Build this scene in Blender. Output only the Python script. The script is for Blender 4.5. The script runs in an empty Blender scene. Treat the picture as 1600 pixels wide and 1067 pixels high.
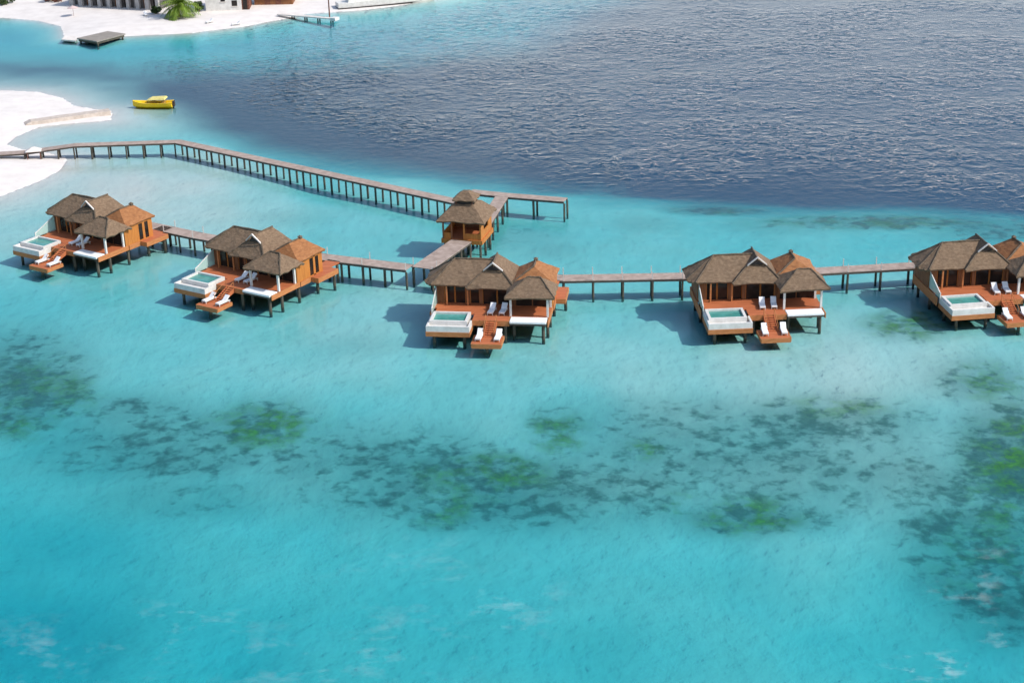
import bpy, bmesh, math, random
import numpy as np
from mathutils import Vector, Matrix
random.seed(7); rng = np.random.default_rng(7)
S = bpy.context.scene
COL = S.collection
R = math.radians

# ------------------------------------------------------------------ camera
F_PX, VH, CAM_H, ROLL = 2500.0, -500.0, 70.0, R(1.6)
TH = math.atan((533.5 - VH) / F_PX)
c_, s_ = math.cos(TH), math.sin(TH)
cr, sr = math.cos(ROLL), math.sin(ROLL)
cd = bpy.data.cameras.new('camera'); cam = bpy.data.objects.new('camera', cd); COL.objects.link(cam)
cd.sensor_width = 36; cd.lens = 36 * F_PX / 1600; cd.clip_start = 1; cd.clip_end = 6000
r0, u0, b0 = Vector((1, 0, 0)), Vector((0, s_, c_)), Vector((0, -c_, s_))
rx, ux = r0 * cr - u0 * sr, u0 * cr + r0 * sr
cam.matrix_world = Matrix(((rx.x, ux.x, b0.x, 0), (rx.y, ux.y, b0.y, 0), (rx.z, ux.z, b0.z, CAM_H), (0, 0, 0, 1)))
S.camera = cam

def G(px, py, z=0.0):
    """ground position (at height z) of a point of the photograph"""
    a, b = px - 800, py - 533.5
    x, y = (a * cr - b * sr) / F_PX, (a * sr + b * cr) / F_PX
    d = (x, c_ - y * s_, -s_ - y * c_)
    t = (z - CAM_H) / d[2]
    return Vector((t * d[0], t * d[1], z))

def photo_xy(X, Y, Z):
    zc = Y * c_ - (Z - CAM_H) * s_
    yc = -Y * s_ - (Z - CAM_H) * c_
    a, b = F_PX * X / zc, F_PX * yc / zc
    return 800 + a * cr + b * sr, 533.5 - a * sr + b * cr

# ------------------------------------------------------------------ materials
def new_mat(name):
    m = bpy.data.materials.new(name); m.use_nodes = True
    nt = m.node_tree; nt.nodes.clear()
    out = nt.nodes.new('ShaderNodeOutputMaterial')
    return m, nt, out

def N(nt, kind, **kw):
    n = nt.nodes.new(kind)
    for k, v in kw.items():
        if k in n.inputs: n.inputs[k].default_value = v
        else: setattr(n, k, v)
    return n

def lk(nt, a, b): nt.links.new(a, b)

def ramp(nt, fac, stops):
    r = nt.nodes.new('ShaderNodeValToRGB')
    e = r.color_ramp.elements
    while len(e) < len(stops): e.new(0.5)
    for el, (p, c) in zip(e, stops):
        el.position = p; el.color = (*c, 1) if len(c) == 3 else c
    lk(nt, fac, r.inputs['Fac'])
    return r

def noisy(name, ca, cb, scale=2.0, stretch=(1, 1, 1), rough=0.8, bump=0.0, detail=4, cc=None, spec=0.3):
    """two- or three-tone noise in world metres"""
    m, nt, out = new_mat(name)
    g = N(nt, 'ShaderNodeNewGeometry')
    mp = N(nt, 'ShaderNodeMapping'); mp.inputs['Scale'].default_value = stretch
    lk(nt, g.outputs['Position'], mp.inputs['Vector'])
    n = N(nt, 'ShaderNodeTexNoise', Scale=scale, Detail=detail, Roughness=0.6)
    lk(nt, mp.outputs['Vector'], n.inputs['Vector'])
    st = [(0.32, ca), (0.68, cb)] if cc is None else [(0.28, ca), (0.5, cb), (0.72, cc)]
    r = ramp(nt, n.outputs['Fac'], st)
    p = N(nt, 'ShaderNodeBsdfPrincipled', Roughness=rough)
    p.inputs['Specular IOR Level'].default_value = spec
    lk(nt, r.outputs['Color'], p.inputs['Base Color'])
    if bump:
        b = N(nt, 'ShaderNodeBump', Strength=0.8, Distance=bump)
        lk(nt, n.outputs['Fac'], b.inputs['Height']); lk(nt, b.outputs['Normal'], p.inputs['Normal'])
    lk(nt, p.outputs['BSDF'], out.inputs['Surface'])
    return m

M = {}
M['thatch'] = noisy('grey brown thatch', (.125, .08, .05), (.175, .118, .074), 2.4, (1, 1, 2.2), .95, .09, 6, (.24, .165, .105))
M['thatch_cap'] = noisy('dark thatch cap', (.085, .062, .042), (.17, .125, .085), 3, (1, 1, 1), .95, .06)
M['shingle'] = noisy('orange wood shingle', (.20, .085, .034), (.30, .125, .045), 1.8, (1, 1, 3), .8, .06, 6, (.36, .17, .07))
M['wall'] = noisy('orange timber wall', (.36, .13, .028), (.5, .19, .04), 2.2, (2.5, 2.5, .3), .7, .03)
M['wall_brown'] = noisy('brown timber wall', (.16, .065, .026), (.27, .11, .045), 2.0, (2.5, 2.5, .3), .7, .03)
M['deck'] = noisy('red brown deck boards', (.36, .105, .04), (.5, .155, .062), .9, (.5, 3, 1), .65, .02, 6)
M['fascia'] = noisy('orange timber fascia', (.38, .14, .045), (.5, .2, .075), 1.6, (1, 1, 3), .7, .02)
M['board'] = noisy('weathered walkway boards', (.26, .195, .16), (.35, .27, .225), 1.2, (1, 1, 1), .85, .02, 6, (.45, .355, .30))
M['pile'] = noisy('dark timber pile', (.05, .045, .034), (.125, .105, .078), 3, (1, 1, .3), .8)
M['beam'] = noisy('dark timber beam', (.06, .05, .042), (.12, .095, .08), 2, (1, 1, 1), .85)
M['white'] = noisy('white paint', (.58, .56, .52), (.72, .70, .66), 1.5, (1, 1, 1), .5)
M['offwhite'] = noisy('pale post paint', (.55, .5, .45), (.7, .65, .6), 2, (1, 1, .4), .6)
M['fabric'] = noisy('white cushion fabric', (.74, .73, .71), (.84, .83, .82), 4, (1, 1, 1), .9)
M['dark_glass'] = noisy('dark door glass', (.010, .009, .008), (.03, .022, .018), .8, (1, 1, 1), .12)
M['pool_water'] = noisy('green pool water', (.05, .22, .19), (.09, .31, .27), 1.2, (1, 1, 1), .08, .015)
M['concrete'] = noisy('pale concrete', (.62, .56, .5), (.76, .7, .64), 1, (1, 1, 1), .9, .03)
M['grey_col'] = noisy('grey stone column', (.34, .32, .31), (.5, .48, .46), 2, (1, 1, .4), .85)
M['dark_gap'] = noisy('dark gap shade and trim', (.03, .026, .024), (.07, .06, .055), 1, (1, 1, 1), .8)  # near-black: shade of open gaps put into colour; also motor and waterline
M['dock_wood'] = noisy('grey dock boards', (.2, .175, .15), (.33, .29, .25), 1.2, (.6, 3, 1), .85)
M['yellow'] = noisy('yellow hull paint', (.80, .50, .012), (.88, .60, .02), 1, (1, 1, 1), .3)
M['cream'] = noisy('cream canopy', (.6, .5, .14), (.72, .62, .24), 2, (1, 1, 1), .7)
M['brown_inner'] = noisy('brown boat interior', (.3, .17, .02), (.42, .25, .03), 2, (1, 1, 1), .7)
M['rust'] = noisy('red brown wood', (.12, .045, .03), (.2, .08, .05), 2, (1, 1, 1), .8)
M['leaf'] = noisy('palm leaf', (.06, .12, .008), (.13, .21, .018), 1.2, (1, 1, 1), .6, 0, 3, (.26, .32, .05))
M['grey_wall'] = noisy('grey building wall', (.10, .09, .085), (.2, .18, .17), 1, (1, 1, .5), .8)
M['groyne'] = noisy('tan groyne stone', (.42, .35, .29), (.58, .5, .43), 1.2, (1, 1, 1), .9, .05)
M['leaf_dark'] = noisy('dark shrub leaf', (.02, .04, .012), (.05, .085, .02), 1.2, (1, 1, 1), .7)
M['trunk'] = noisy('palm trunk', (.25, .15, .06), (.4, .26, .11), 3, (1, 1, 1), .9, .03)
M['skin'] = noisy('skin', (.35, .2, .13), (.4, .24, .16), 3)
M['cloth_purple'] = noisy('purple cloth', (.12, .05, .14), (.2, .09, .22), 3)
M['parasol'] = noisy('pinkish parasol cloth', (.5, .38, .36), (.6, .47, .44), 2)

def glass_mat():
    m, nt, out = new_mat('frosted teal screen glass')
    t = N(nt, 'ShaderNodeBsdfTransparent'); t.inputs['Color'].default_value = (.75, .9, .88, 1)
    d = N(nt, 'ShaderNodeBsdfPrincipled', Roughness=.25); d.inputs['Base Color'].default_value = (.5, .68, .64, 1)
    g = N(nt, 'ShaderNodeNewGeometry'); n = N(nt, 'ShaderNodeTexNoise', Scale=.8, Detail=3)
    lk(nt, g.outputs['Position'], n.inputs['Vector'])
    mr = N(nt, 'ShaderNodeMapRange'); mr.inputs['To Min'].default_value = .5; mr.inputs['To Max'].default_value = .75
    lk(nt, n.outputs['Fac'], mr.inputs['Value'])
    x = N(nt, 'ShaderNodeMixShader'); lk(nt, mr.outputs['Result'], x.inputs[0]); lk(nt, t.outputs[0], x.inputs[1]); lk(nt, d.outputs[0], x.inputs[2])
    lk(nt, x.outputs[0], out.inputs['Surface'])
    return m
M['screen'] = glass_mat()

# ------------------------------------------------------------------ mesh helpers
class MB:
    def __init__(self): self.bm = bmesh.new()
    def poly(self, pts):
        return self.bm.faces.new([self.bm.verts.new(p) for p in pts])
    def box(self, x0, x1, y0, y1, z0, z1, rot=0, piv=(0, 0)):
        ps = [(x, y) for x, y in ((x0, y0), (x1, y0), (x1, y1), (x0, y1))]
        if rot:
            c, s = math.cos(rot), math.sin(rot)
            ps = [(piv[0] + (x - piv[0]) * c - (y - piv[1]) * s, piv[1] + (x - piv[0]) * s + (y - piv[1]) * c) for x, y in ps]
        return self.prism(ps, z0, z1)
    def prism(self, ps, z0, z1):
        b = [self.bm.verts.new((x, y, z0)) for x, y in ps]; t = [self.bm.verts.new((x, y, z1)) for x, y in ps]
        n = len(ps)
        self.bm.faces.new(b[::-1]); self.bm.faces.new(t)
        for i in range(n): self.bm.faces.new((b[i], b[(i + 1) % n], t[(i + 1) % n], t[i]))
        return self
    def hull8(self, b, t):
        """solid from two quads of 3-D points"""
        b = [self.bm.verts.new(p) for p in b]; t = [self.bm.verts.new(p) for p in t]; n = len(b)
        self.bm.faces.new(b[::-1]); self.bm.faces.new(t)
        for i in range(n): self.bm.faces.new((b[i], b[(i + 1) % n], t[(i + 1) % n], t[i]))
        return self
    def tube(self, path, radii, n=8, cap=True):
        rings = []
        for i, p in enumerate(path):
            p = Vector(p)
            d = (Vector(path[min(i + 1, len(path) - 1)]) - Vector(path[max(i - 1, 0)])).normalized()
            a = d.orthogonal().normalized(); b = d.cross(a)
            r = radii[i] if isinstance(radii, (list, tuple)) else radii
            rings.append([self.bm.verts.new(p + a * (r * math.cos(2 * math.pi * k / n)) + b * (r * math.sin(2 * math.pi * k / n))) for k in range(n)])
        for i in range(len(rings) - 1):
            for k in range(n):
                self.bm.faces.new((rings[i][k], rings[i][(k + 1) % n], rings[i + 1][(k + 1) % n], rings[i + 1][k]))
        if cap:
            self.bm.faces.new(rings[0][::-1]); self.bm.faces.new(rings[-1])
        return self
    def cyl(self, x, y, z0, z1, r, n=8): return self.tube([(x, y, z0), (x, y, z1)], r, n)
    def loft(self, sections):
        rings = [[self.bm.verts.new(p) for p in s] for s in sections]
        n = len(rings[0])
        for i in range(len(rings) - 1):
            for k in range(n):
                self.bm.faces.new((rings[i][k], rings[i][(k + 1) % n], rings[i + 1][(k + 1) % n], rings[i + 1][k]))
        self.bm.faces.new(rings[0][::-1]); self.bm.faces.new(rings[-1])
        return self
    def build(self, name, mat, parent=None, smooth=False, bevel=0):
        bmesh.ops.remove_doubles(self.bm, verts=self.bm.verts, dist=1e-5)
        bmesh.ops.recalc_face_normals(self.bm, faces=self.bm.faces)
        me = bpy.data.meshes.new(name); self.bm.to_mesh(me); self.bm.free()
        me.materials.append(mat)
        if smooth:
            for p in me.polygons: p.use_smooth = True
        o = bpy.data.objects.new(name, me); COL.objects.link(o)
        if parent: o.parent = parent
        if bevel:
            md = o.modifiers.new('bevel', 'BEVEL'); md.width = bevel; md.segments = 2; md.limit_method = 'ANGLE'
        return o

def roof_mesh(polys, thick=.26, sag=.05, cuts=5):
    """thatch slopes: subdivided, slightly uneven, thickened downwards"""
    mb = MB(); bm = mb.bm
    for p in polys: mb.poly(p)
    bmesh.ops.remove_doubles(bm, verts=bm.verts, dist=1e-4)
    bmesh.ops.recalc_face_normals(bm, faces=bm.faces)
    if sum(f.normal.z for f in bm.faces) < 0: bmesh.ops.reverse_faces(bm, faces=bm.faces)
    bmesh.ops.triangulate(bm, faces=bm.faces)
    bmesh.ops.subdivide_edges(bm, edges=bm.edges, cuts=cuts, use_grid_fill=True)
    for v in bm.verts:
        h = math.sin(v.co.x * 3.1 + v.co.y * 1.7) * .5 + math.sin(v.co.x * 1.3 - v.co.y * 4.3 + 1.1) * .5
        v.co.z += sag * h + random.uniform(-.025, .025)
        if v.is_boundary:
            v.co.x += random.uniform(-.08, .08); v.co.y += random.uniform(-.08, .08); v.co.z += random.uniform(-.12, .04)
    bmesh.ops.solidify(bm, geom=bm.faces[:], thickness=thick)
    return mb

def caps(lines, r=.13):
    mb = MB()
    for a, b in lines:
        a, b = Vector(a), Vector(b); n = 6
        pts = [a.lerp(b, i / n) + Vector((random.uniform(-.02, .02), random.uniform(-.02, .02), .02 + random.uniform(-.02, .03))) for i in range(n + 1)]
        mb.tube(pts, [r * random.uniform(.85, 1.15) for _ in pts], 6)
    return mb

def thing(name, label, cat, loc=(0, 0, 0), rz=0, group=None):
    o = bpy.data.objects.new(name, None); COL.objects.link(o); o.empty_display_size = .5
    o.location = loc; o.rotation_euler = (0, 0, rz); tag(o, label, cat, group)
    return o

def tag(o, label, cat, group=None, kind=None):
    if label: o['label'] = label
    if cat: o['category'] = cat
    if group: o['group'] = group
    if kind: o['kind'] = kind
    return o

KIDS = {}
def kids(o): return [c for c in COL.objects if c.parent == o]
def copy_tree(o, parent=None, loc=None, rz=None):
    c = o.copy(); COL.objects.link(c)
    if parent: c.parent = parent
    if loc is not None: c.location = loc
    if rz is not None: c.rotation_euler = (0, 0, rz)
    for k in kids(o): copy_tree(k, c)
    return c

# ------------------------------------------------------------------ terrain and water
def poly_sd(X, Y, pts):
    """signed distance to a polygon, positive inside"""
    d = np.full(X.shape, 1e9); ins = np.zeros(X.shape, bool); n = len(pts)
    for i in range(n):
        ax, ay = pts[i]; bx, by = pts[(i + 1) % n]
        ex, ey = bx - ax, by - ay
        t = np.clip(((X - ax) * ex + (Y - ay) * ey) / (ex * ex + ey * ey + 1e-9), 0, 1)
        d = np.minimum(d, np.hypot(X - ax - t * ex, Y - ay - t * ey))
        cnd = ((ay > Y) != (by > Y)) & (X < ex * (Y - ay) / (ey if abs(ey) > 1e-9 else 1e-9) + ax)
        ins ^= cnd
    return np.where(ins, d, -d)

def sm(x, a, b):
    t = np.clip((x - a) / (b - a), 0, 1); return t * t * (3 - 2 * t)

def vnoise(X, Y, scale, seed):
    g = np.random.default_rng(seed).random((257, 257))
    x, y = X * scale + 1000.3, Y * scale + 1000.7
    xi, yi = np.floor(x).astype(int), np.floor(y).astype(int)
    fx, fy = x - xi, y - yi
    fx, fy = fx * fx * (3 - 2 * fx), fy * fy * (3 - 2 * fy)
    a, b = g[xi % 256, yi % 256], g[(xi + 1) % 256, yi % 256]
    c, d = g[xi % 256, (yi + 1) % 256], g[(xi + 1) % 256, (yi + 1) % 256]
    return (a * (1 - fx) + b * fx) * (1 - fy) + (c * (1 - fx) + d * fx) * fy

NEAR_SHORE = [(-500, 130), (-100, 138), (0, 142), (60, 145), (96, 154), (112, 166), (150, 172), (172, 174), (172, 188), (110, 193), (62, 198),
              (26, 213), (8, 226), (30, 234), (75, 240), (103, 247), (92, 266), (55, 286), (0, 306), (-150, 340), (-500, 380)]
FAR_SHORE = [(-900, 20), (-200, 24), (0, 28), (60, 33), (96, 42), (101, 58), (130, 62), (200, 57), (300, 52), (380, 42), (440, 31), (480, 22), (560, 17),
             (620, 10), (700, -4), (760, -30), (800, -120), (500, -230), (-900, -230)]
near_pts = [tuple(G(*p).xy) for p in NEAR_SHORE]
far_pts = [tuple(G(*p).xy) for p in FAR_SHORE]

DEPTH = [  # (x, y in the photograph, depth of the bed in metres)
    (60, 330, .50), (150, 440, .86), (40, 500, .95), (300, 300, .22), (210, 290, .07), (140, 285, .06), (120, 310, .2), (250, 268, .2), (420, 320, .48), (560, 350, .72), (330, 330, .34),
    (620, 470, .62), (560, 540, .70), (250, 540, .98), (420, 560, .84), (700, 600, .86), (900, 560, .58), (1000, 590, .5),
    (1200, 600, .45), (1320, 590, .36), (1450, 560, .46), (1580, 580, .6), (950, 480, .70), (1000, 360, .85), (860, 360, .85), (1150, 360, .95),
    (1350, 380, 1.05), (1560, 380, 1.25), (1380, 470, .6), (1250, 390, .9), (640, 310, .75), (500, 290, .9), (160, 205, .62), (220, 215, .8), (90, 205, .5),
    (0, 90, 1.7), (300, 72, 1.6), (600, 40, 1.8), (850, 12, 2.2), (150, 105, 2.0), (450, 50, 1.7), (720, 20, 1.9), (1000, 0, 2.4),
    (100, 720, 1.30), (300, 640, 1.05), (500, 650, 1.05), (900, 640, .9), (1200, 680, .85), (1450, 680, .8),
    (60, 850, 1.75), (400, 860, 1.5), (800, 880, 1.42), (1100, 900, 1.28), (1300, 880, 1.2), (1500, 900, 1.35),
    (40, 980, 2.5), (300, 1040, 1.9), (600, 1000, 1.6), (900, 1040, 1.5), (1200, 1030, 1.4), (1500, 1040, 1.5)]

GRASS = [  # x, y, rx, ry, strength : beds of seagrass on the bottom
    (800, 765, 330, 58, .66), (1240, 735, 240, 66, .6), (520, 715, 130, 62, .55), (170, 700, 160, 50, .45), (1080, 660, 160, 40, .5), (1440, 800, 90, 60, .4), (560, 770, 200, 30, .35),
    (30, 600, 115, 85, .82), (190, 650, 150, 40, .55), (270, 690, 210, 60, .62), (420, 660, 100, 40, .66), (300, 770, 170, 34, .42), (480, 730, 110, 60, .4),
    (640, 735, 165, 72, .72), (760, 740, 120, 44, .74), (690, 790, 90, 35, .66), (950, 755, 240, 62, .62), (1130, 700, 260, 62, .62), (880, 670, 75, 45, .5),
    (1000, 650, 150, 32, .38), (1180, 800, 150, 34, .66), (1280, 665, 190, 45, .7), (1350, 740, 170, 65, .55), (1590, 715, 110, 95, 1.0), (1530, 840, 130, 105, .8),
    (1580, 930, 110, 60, .8), (1480, 760, 120, 60, .6), (1525, 600, 80, 38, .62), (1310, 640, 110, 20, .6), (1420, 510, 75, 26, .65), (1120, 325, 80, 9, .8),
    (1380, 345, 200, 13, .8), (1560, 360, 120, 20, .6), (800, 370, 90, 22, .32), (1010, 350, 60, 14, .3), (1230, 350, 110, 16, .35), (450, 345, 60, 12, .22), (560, 540, 70, 18, .22), (860, 390, 50, 16, .3)]
GREEN = [(60, 610, 90, 50, .55), (20, 650, 60, 30, .7), (415, 665, 75, 30, 1), (440, 655, 40, 24, 1), (760, 738, 95, 30, .9), (690, 790, 50, 24, .7), (870, 675, 45, 30, .8), (1010, 700, 26, 16, .9),
         (1065, 785, 26, 16, .9), (1170, 803, 70, 24, 1), (1212, 806, 36, 18, 1), (1595, 715, 70, 62, 1.3), (1570, 780, 60, 40, .8), (1545, 600, 55, 28, .7), (1420, 510, 60, 22, .9),
         (1310, 640, 90, 16, .5), (1380, 345, 190, 12, .5), (1120, 325, 70, 8, .5), (1540, 860, 90, 60, .35)]
FOAM = [(1440, 1045, 45, 16, 1), (1490, 1035, 30, 12, 1), (1590, 990, 50, 30, .5), (1520, 930, 50, 22, .4), (1560, 880, 50, 20, .3), (480, 1030, 120, 40, .3), (760, 950, 110, 60, .22), (330, 975, 60, 22, .3), (1500, 900, 50, 24, .3),
        (60, 1020, 110, 50, .22), (230, 1010, 90, 40, .2), (600, 1020, 120, 60, .16), (280, 960, 60, 20, .3), (640, 900, 120, 60, .12)]

def blobs(px, py, lst):
    o = np.zeros(px.shape)
    for x, y, a, b, w in lst:
        q = ((px - x) / a) ** 2 + ((py - y) / b) ** 2
        o = np.maximum(o, w * np.exp(-np.clip(q, 0, 30) ** 1.6 * .9)) if w else o
    return o

def axis(lo, hi, step, outer):
    a = list(np.arange(lo, hi + 1e-6, step))
    return np.array([lo - q for q in outer[::-1]] + a + [hi + q for q in outer])

def grid_mesh(name, X, Y, Z, attrs, faces_mask=None):
    ny, nx = X.shape
    idx = np.arange(nx * ny).reshape(ny, nx)
    q = np.stack([idx[:-1, :-1], idx[:-1, 1:], idx[1:, 1:], idx[1:, :-1]], -1).reshape(-1, 4)
    if faces_mask is not None: q = q[faces_mask.reshape(-1)]
    used = np.zeros(nx * ny, bool); used[q.reshape(-1)] = True
    remap = np.cumsum(used) - 1
    co = np.stack([X, Y, Z], -1).reshape(-1, 3)[used]
    q = remap[q]
    me = bpy.data.meshes.new(name)
    me.vertices.add(len(co)); me.vertices.foreach_set('co', co.astype(np.float32).ravel())
    me.loops.add(q.size); me.loops.foreach_set('vertex_index', q.astype(np.int32).ravel())
    me.polygons.add(len(q)); me.polygons.foreach_set('loop_start', np.arange(0, q.size, 4, dtype=np.int32))
    me.polygons.foreach_set('use_smooth', np.ones(len(q), bool))
    for k, v in attrs.items():
        at = me.attributes.new(k, 'FLOAT', 'POINT'); at.data.foreach_set('value', v.reshape(-1)[used].astype(np.float32))
    me.update(calc_edges=True); me.validate()
    return me

ax = axis(-150, 150, .8, [5, 15, 40, 100, 300, 900])
ay = axis(85, 425, .8, [5, 15, 40, 60])
ay = np.concatenate([ay, [600, 900, 1500]])
X, Y = np.meshgrid(ax, ay)
Yp = np.maximum(Y, 20)
px, py = photo_xy(X, Yp, -.8)
num = np.zeros(X.shape); den = np.zeros(X.shape)
for x, y, d in DEPTH:
    w = 1 / ((((px - x) / 1.6) ** 2 + (py - y) ** 2) + 500) ** 1.7
    num += w * d; den += w
base = num / den
base *= .9 + .3 * sm(py, 640, 950)
base += ((vnoise(X, Y, .05, 1) - .5) * .34 + (vnoise(X, Y, .15, 2) - .5) * .18 + (vnoise(X, Y, .45, 3) - .5) * .07) * np.clip(base, .4, 1.3)
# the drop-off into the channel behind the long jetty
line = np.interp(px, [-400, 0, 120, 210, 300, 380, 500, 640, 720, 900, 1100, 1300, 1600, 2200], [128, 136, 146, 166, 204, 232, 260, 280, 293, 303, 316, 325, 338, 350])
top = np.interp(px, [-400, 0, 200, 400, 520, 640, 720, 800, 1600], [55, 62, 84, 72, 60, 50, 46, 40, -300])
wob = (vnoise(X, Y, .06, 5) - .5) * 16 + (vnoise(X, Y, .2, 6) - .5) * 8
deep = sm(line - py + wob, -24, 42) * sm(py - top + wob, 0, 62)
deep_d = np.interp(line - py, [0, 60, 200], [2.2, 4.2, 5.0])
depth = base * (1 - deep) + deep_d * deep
# slope off the two islands
sn = poly_sd(X, Y, near_pts) + (vnoise(X, Y, .25, 8) - .5) * .35
sf = poly_sd(X, Y, far_pts) + (vnoise(X, Y, .25, 9) - .5) * .35
shelf = np.minimum(np.clip(-sn, 0, None) * .027, np.clip(-sf, 0, None) * .125)
depth = np.minimum(depth, np.where(np.minimum(-sn, -sf) < 90, shelf, 9))
Z = -depth
for sd in (sn, sf):
    Z = np.where(sd > 0, np.minimum(.015 + sd * .07, .55 + sd * .012) + (vnoise(X, Y, .3, 11) - .5) * .05 * sm(sd, 0, 3), Z)
grass = blobs(px, py, GRASS); green = blobs(px, py, GREEN)
fm = (Z[:-1, :-1] + Z[1:, 1:] + Z[:-1, 1:] + Z[1:, :-1]) / 4 > .0
at = dict(grass=grass, green=green, deep=deep)

def bed_mat():
    m, nt, out = new_mat('pale sand bed with seagrass')
    g = N(nt, 'ShaderNodeNewGeometry')
    def attr(n): return N(nt, 'ShaderNodeAttribute', attribute_name=n).outputs['Fac']
    n1 = N(nt, 'ShaderNodeTexNoise', Scale=.60, Detail=4, Roughness=.58, Distortion=.2); lk(nt, g.outputs['Position'], n1.inputs['Vector'])
    n2 = N(nt, 'ShaderNodeTexNoise', Scale=.16, Detail=4, Roughness=.55); lk(nt, g.outputs['Position'], n2.inputs['Vector'])
    n3 = N(nt, 'ShaderNodeTexNoise', Scale=1.4, Detail=4, Roughness=.6); lk(nt, g.outputs['Position'], n3.inputs['Vector'])
    sand = ramp(nt, n2.outputs['Fac'], [(.3, (.78, .76, .70)), (.7, (.86, .84, .79))])
    # leafy clumps: the noise must beat a threshold that falls where the bed is dense
    def math_(op, a, b=None, c=None, clamp=False):
        n = N(nt, 'ShaderNodeMath', operation=op, use_clamp=clamp)
        for i, v in enumerate((a, b, c)):
            if v is None: continue
            if isinstance(v, (int, float)): n.inputs[i].default_value = v
            else: lk(nt, v, n.inputs[i])
        return n.outputs[0]
    ga = attr('grass')
    f = math_('ADD', math_('MULTIPLY', n1.outputs['Fac'], .68), math_('MULTIPLY', n2.outputs['Fac'], .32))
    f = math_('ADD', f, math_('MULTIPLY', ga, .36))
    fl = N(nt, 'ShaderNodeMapRange', interpolation_type='SMOOTHSTEP'); lk(nt, f, fl.inputs['Value'])
    fl.inputs['From Min'].default_value = .535; fl.inputs['From Max'].default_value = .86
    clump = math_('MULTIPLY', fl.outputs['Result'], math_('MULTIPLY', ga, 2.6, clamp=True))
    haze = math_('MULTIPLY', math_('MULTIPLY', ga, 1.55), math_('ADD', n2.outputs['Fac'], .02))                       # thin general growth between the clumps
    tot = math_('MAXIMUM', haze, math_('MULTIPLY', clump, .95), clamp=True)
    gcol = ramp(nt, n3.outputs['Fac'], [(.3, (.08, .15, .13)), (.7, (.15, .24, .20))])
    mix1 = N(nt, 'ShaderNodeMixRGB'); lk(nt, tot, mix1.inputs['Fac']); lk(nt, sand.outputs['Color'], mix1.inputs['Color1']); lk(nt, gcol.outputs['Color'], mix1.inputs['Color2'])
    n4 = N(nt, 'ShaderNodeTexNoise', Scale=.35, Detail=4, Roughness=.6); lk(nt, g.outputs['Position'], n4.inputs['Vector'])
    gm = math_('MULTIPLY', attr('green'), ramp(nt, n4.outputs['Fac'], [(.42, (0, 0, 0)), (.62, (1, 1, 1))]).outputs['Color'], clamp=True)
    gm = math_('MULTIPLY', gm, .92)
    algae = ramp(nt, n3.outputs['Fac'], [(.3, (.07, .14, .012)), (.7, (.24, .38, .02))])
    mix2 = N(nt, 'ShaderNodeMixRGB'); lk(nt, gm, mix2.inputs['Fac']); lk(nt, mix1.outputs['Color'], mix2.inputs['Color1']); lk(nt, algae.outputs['Color'], mix2.inputs['Color2'])
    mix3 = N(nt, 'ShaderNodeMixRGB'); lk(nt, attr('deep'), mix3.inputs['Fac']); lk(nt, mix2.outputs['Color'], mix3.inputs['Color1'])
    mix3.inputs['Color2'].default_value = (.028, .07, .12, 1)  # navy put into the bed colour for deep water's scattered blue
    p = N(nt, 'ShaderNodeBsdfDiffuse'); lk(nt, mix3.outputs['Color'], p.inputs['Color'])
    lk(nt, p.outputs[0], out.inputs['Surface'])
    return m

M['sand'] = noisy('white coral sand', (.63, .58, .535), (.69, .64, .595), .35, (1, 1, 1), .95, .05, 8, (.75, .70, .65), .1)
bed = bpy.data.objects.new('seabed', grid_mesh('seabed', X, Y, Z, at, ~fm)); COL.objects.link(bed); bed.data.materials.append(bed_mat())
tag(bed, 'pale sandy seabed with dark seagrass beds under the turquoise lagoon', 'seabed', None, 'structure')
yc = (Y[:-1, :-1] + Y[1:, 1:]) / 2
for nm, msk, lb in (('beach', fm & (yc < 330), 'white sand beach with spit at the left edge of the lagoon'), ('island_beach', fm & (yc >= 330), 'white sand shore of the island at the top left')):
    o = bpy.data.objects.new(nm, grid_mesh(nm, X, Y, Z, {}, msk)); COL.objects.link(o); o.data.materials.append(M['sand'])
    tag(o, lb, 'beach', None, 'structure')

def ground_z(x, y):
    i = int(np.argmin(abs(ax - x))); j = int(np.argmin(abs(ay - y)))
    return float(Z[j, i])

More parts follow.
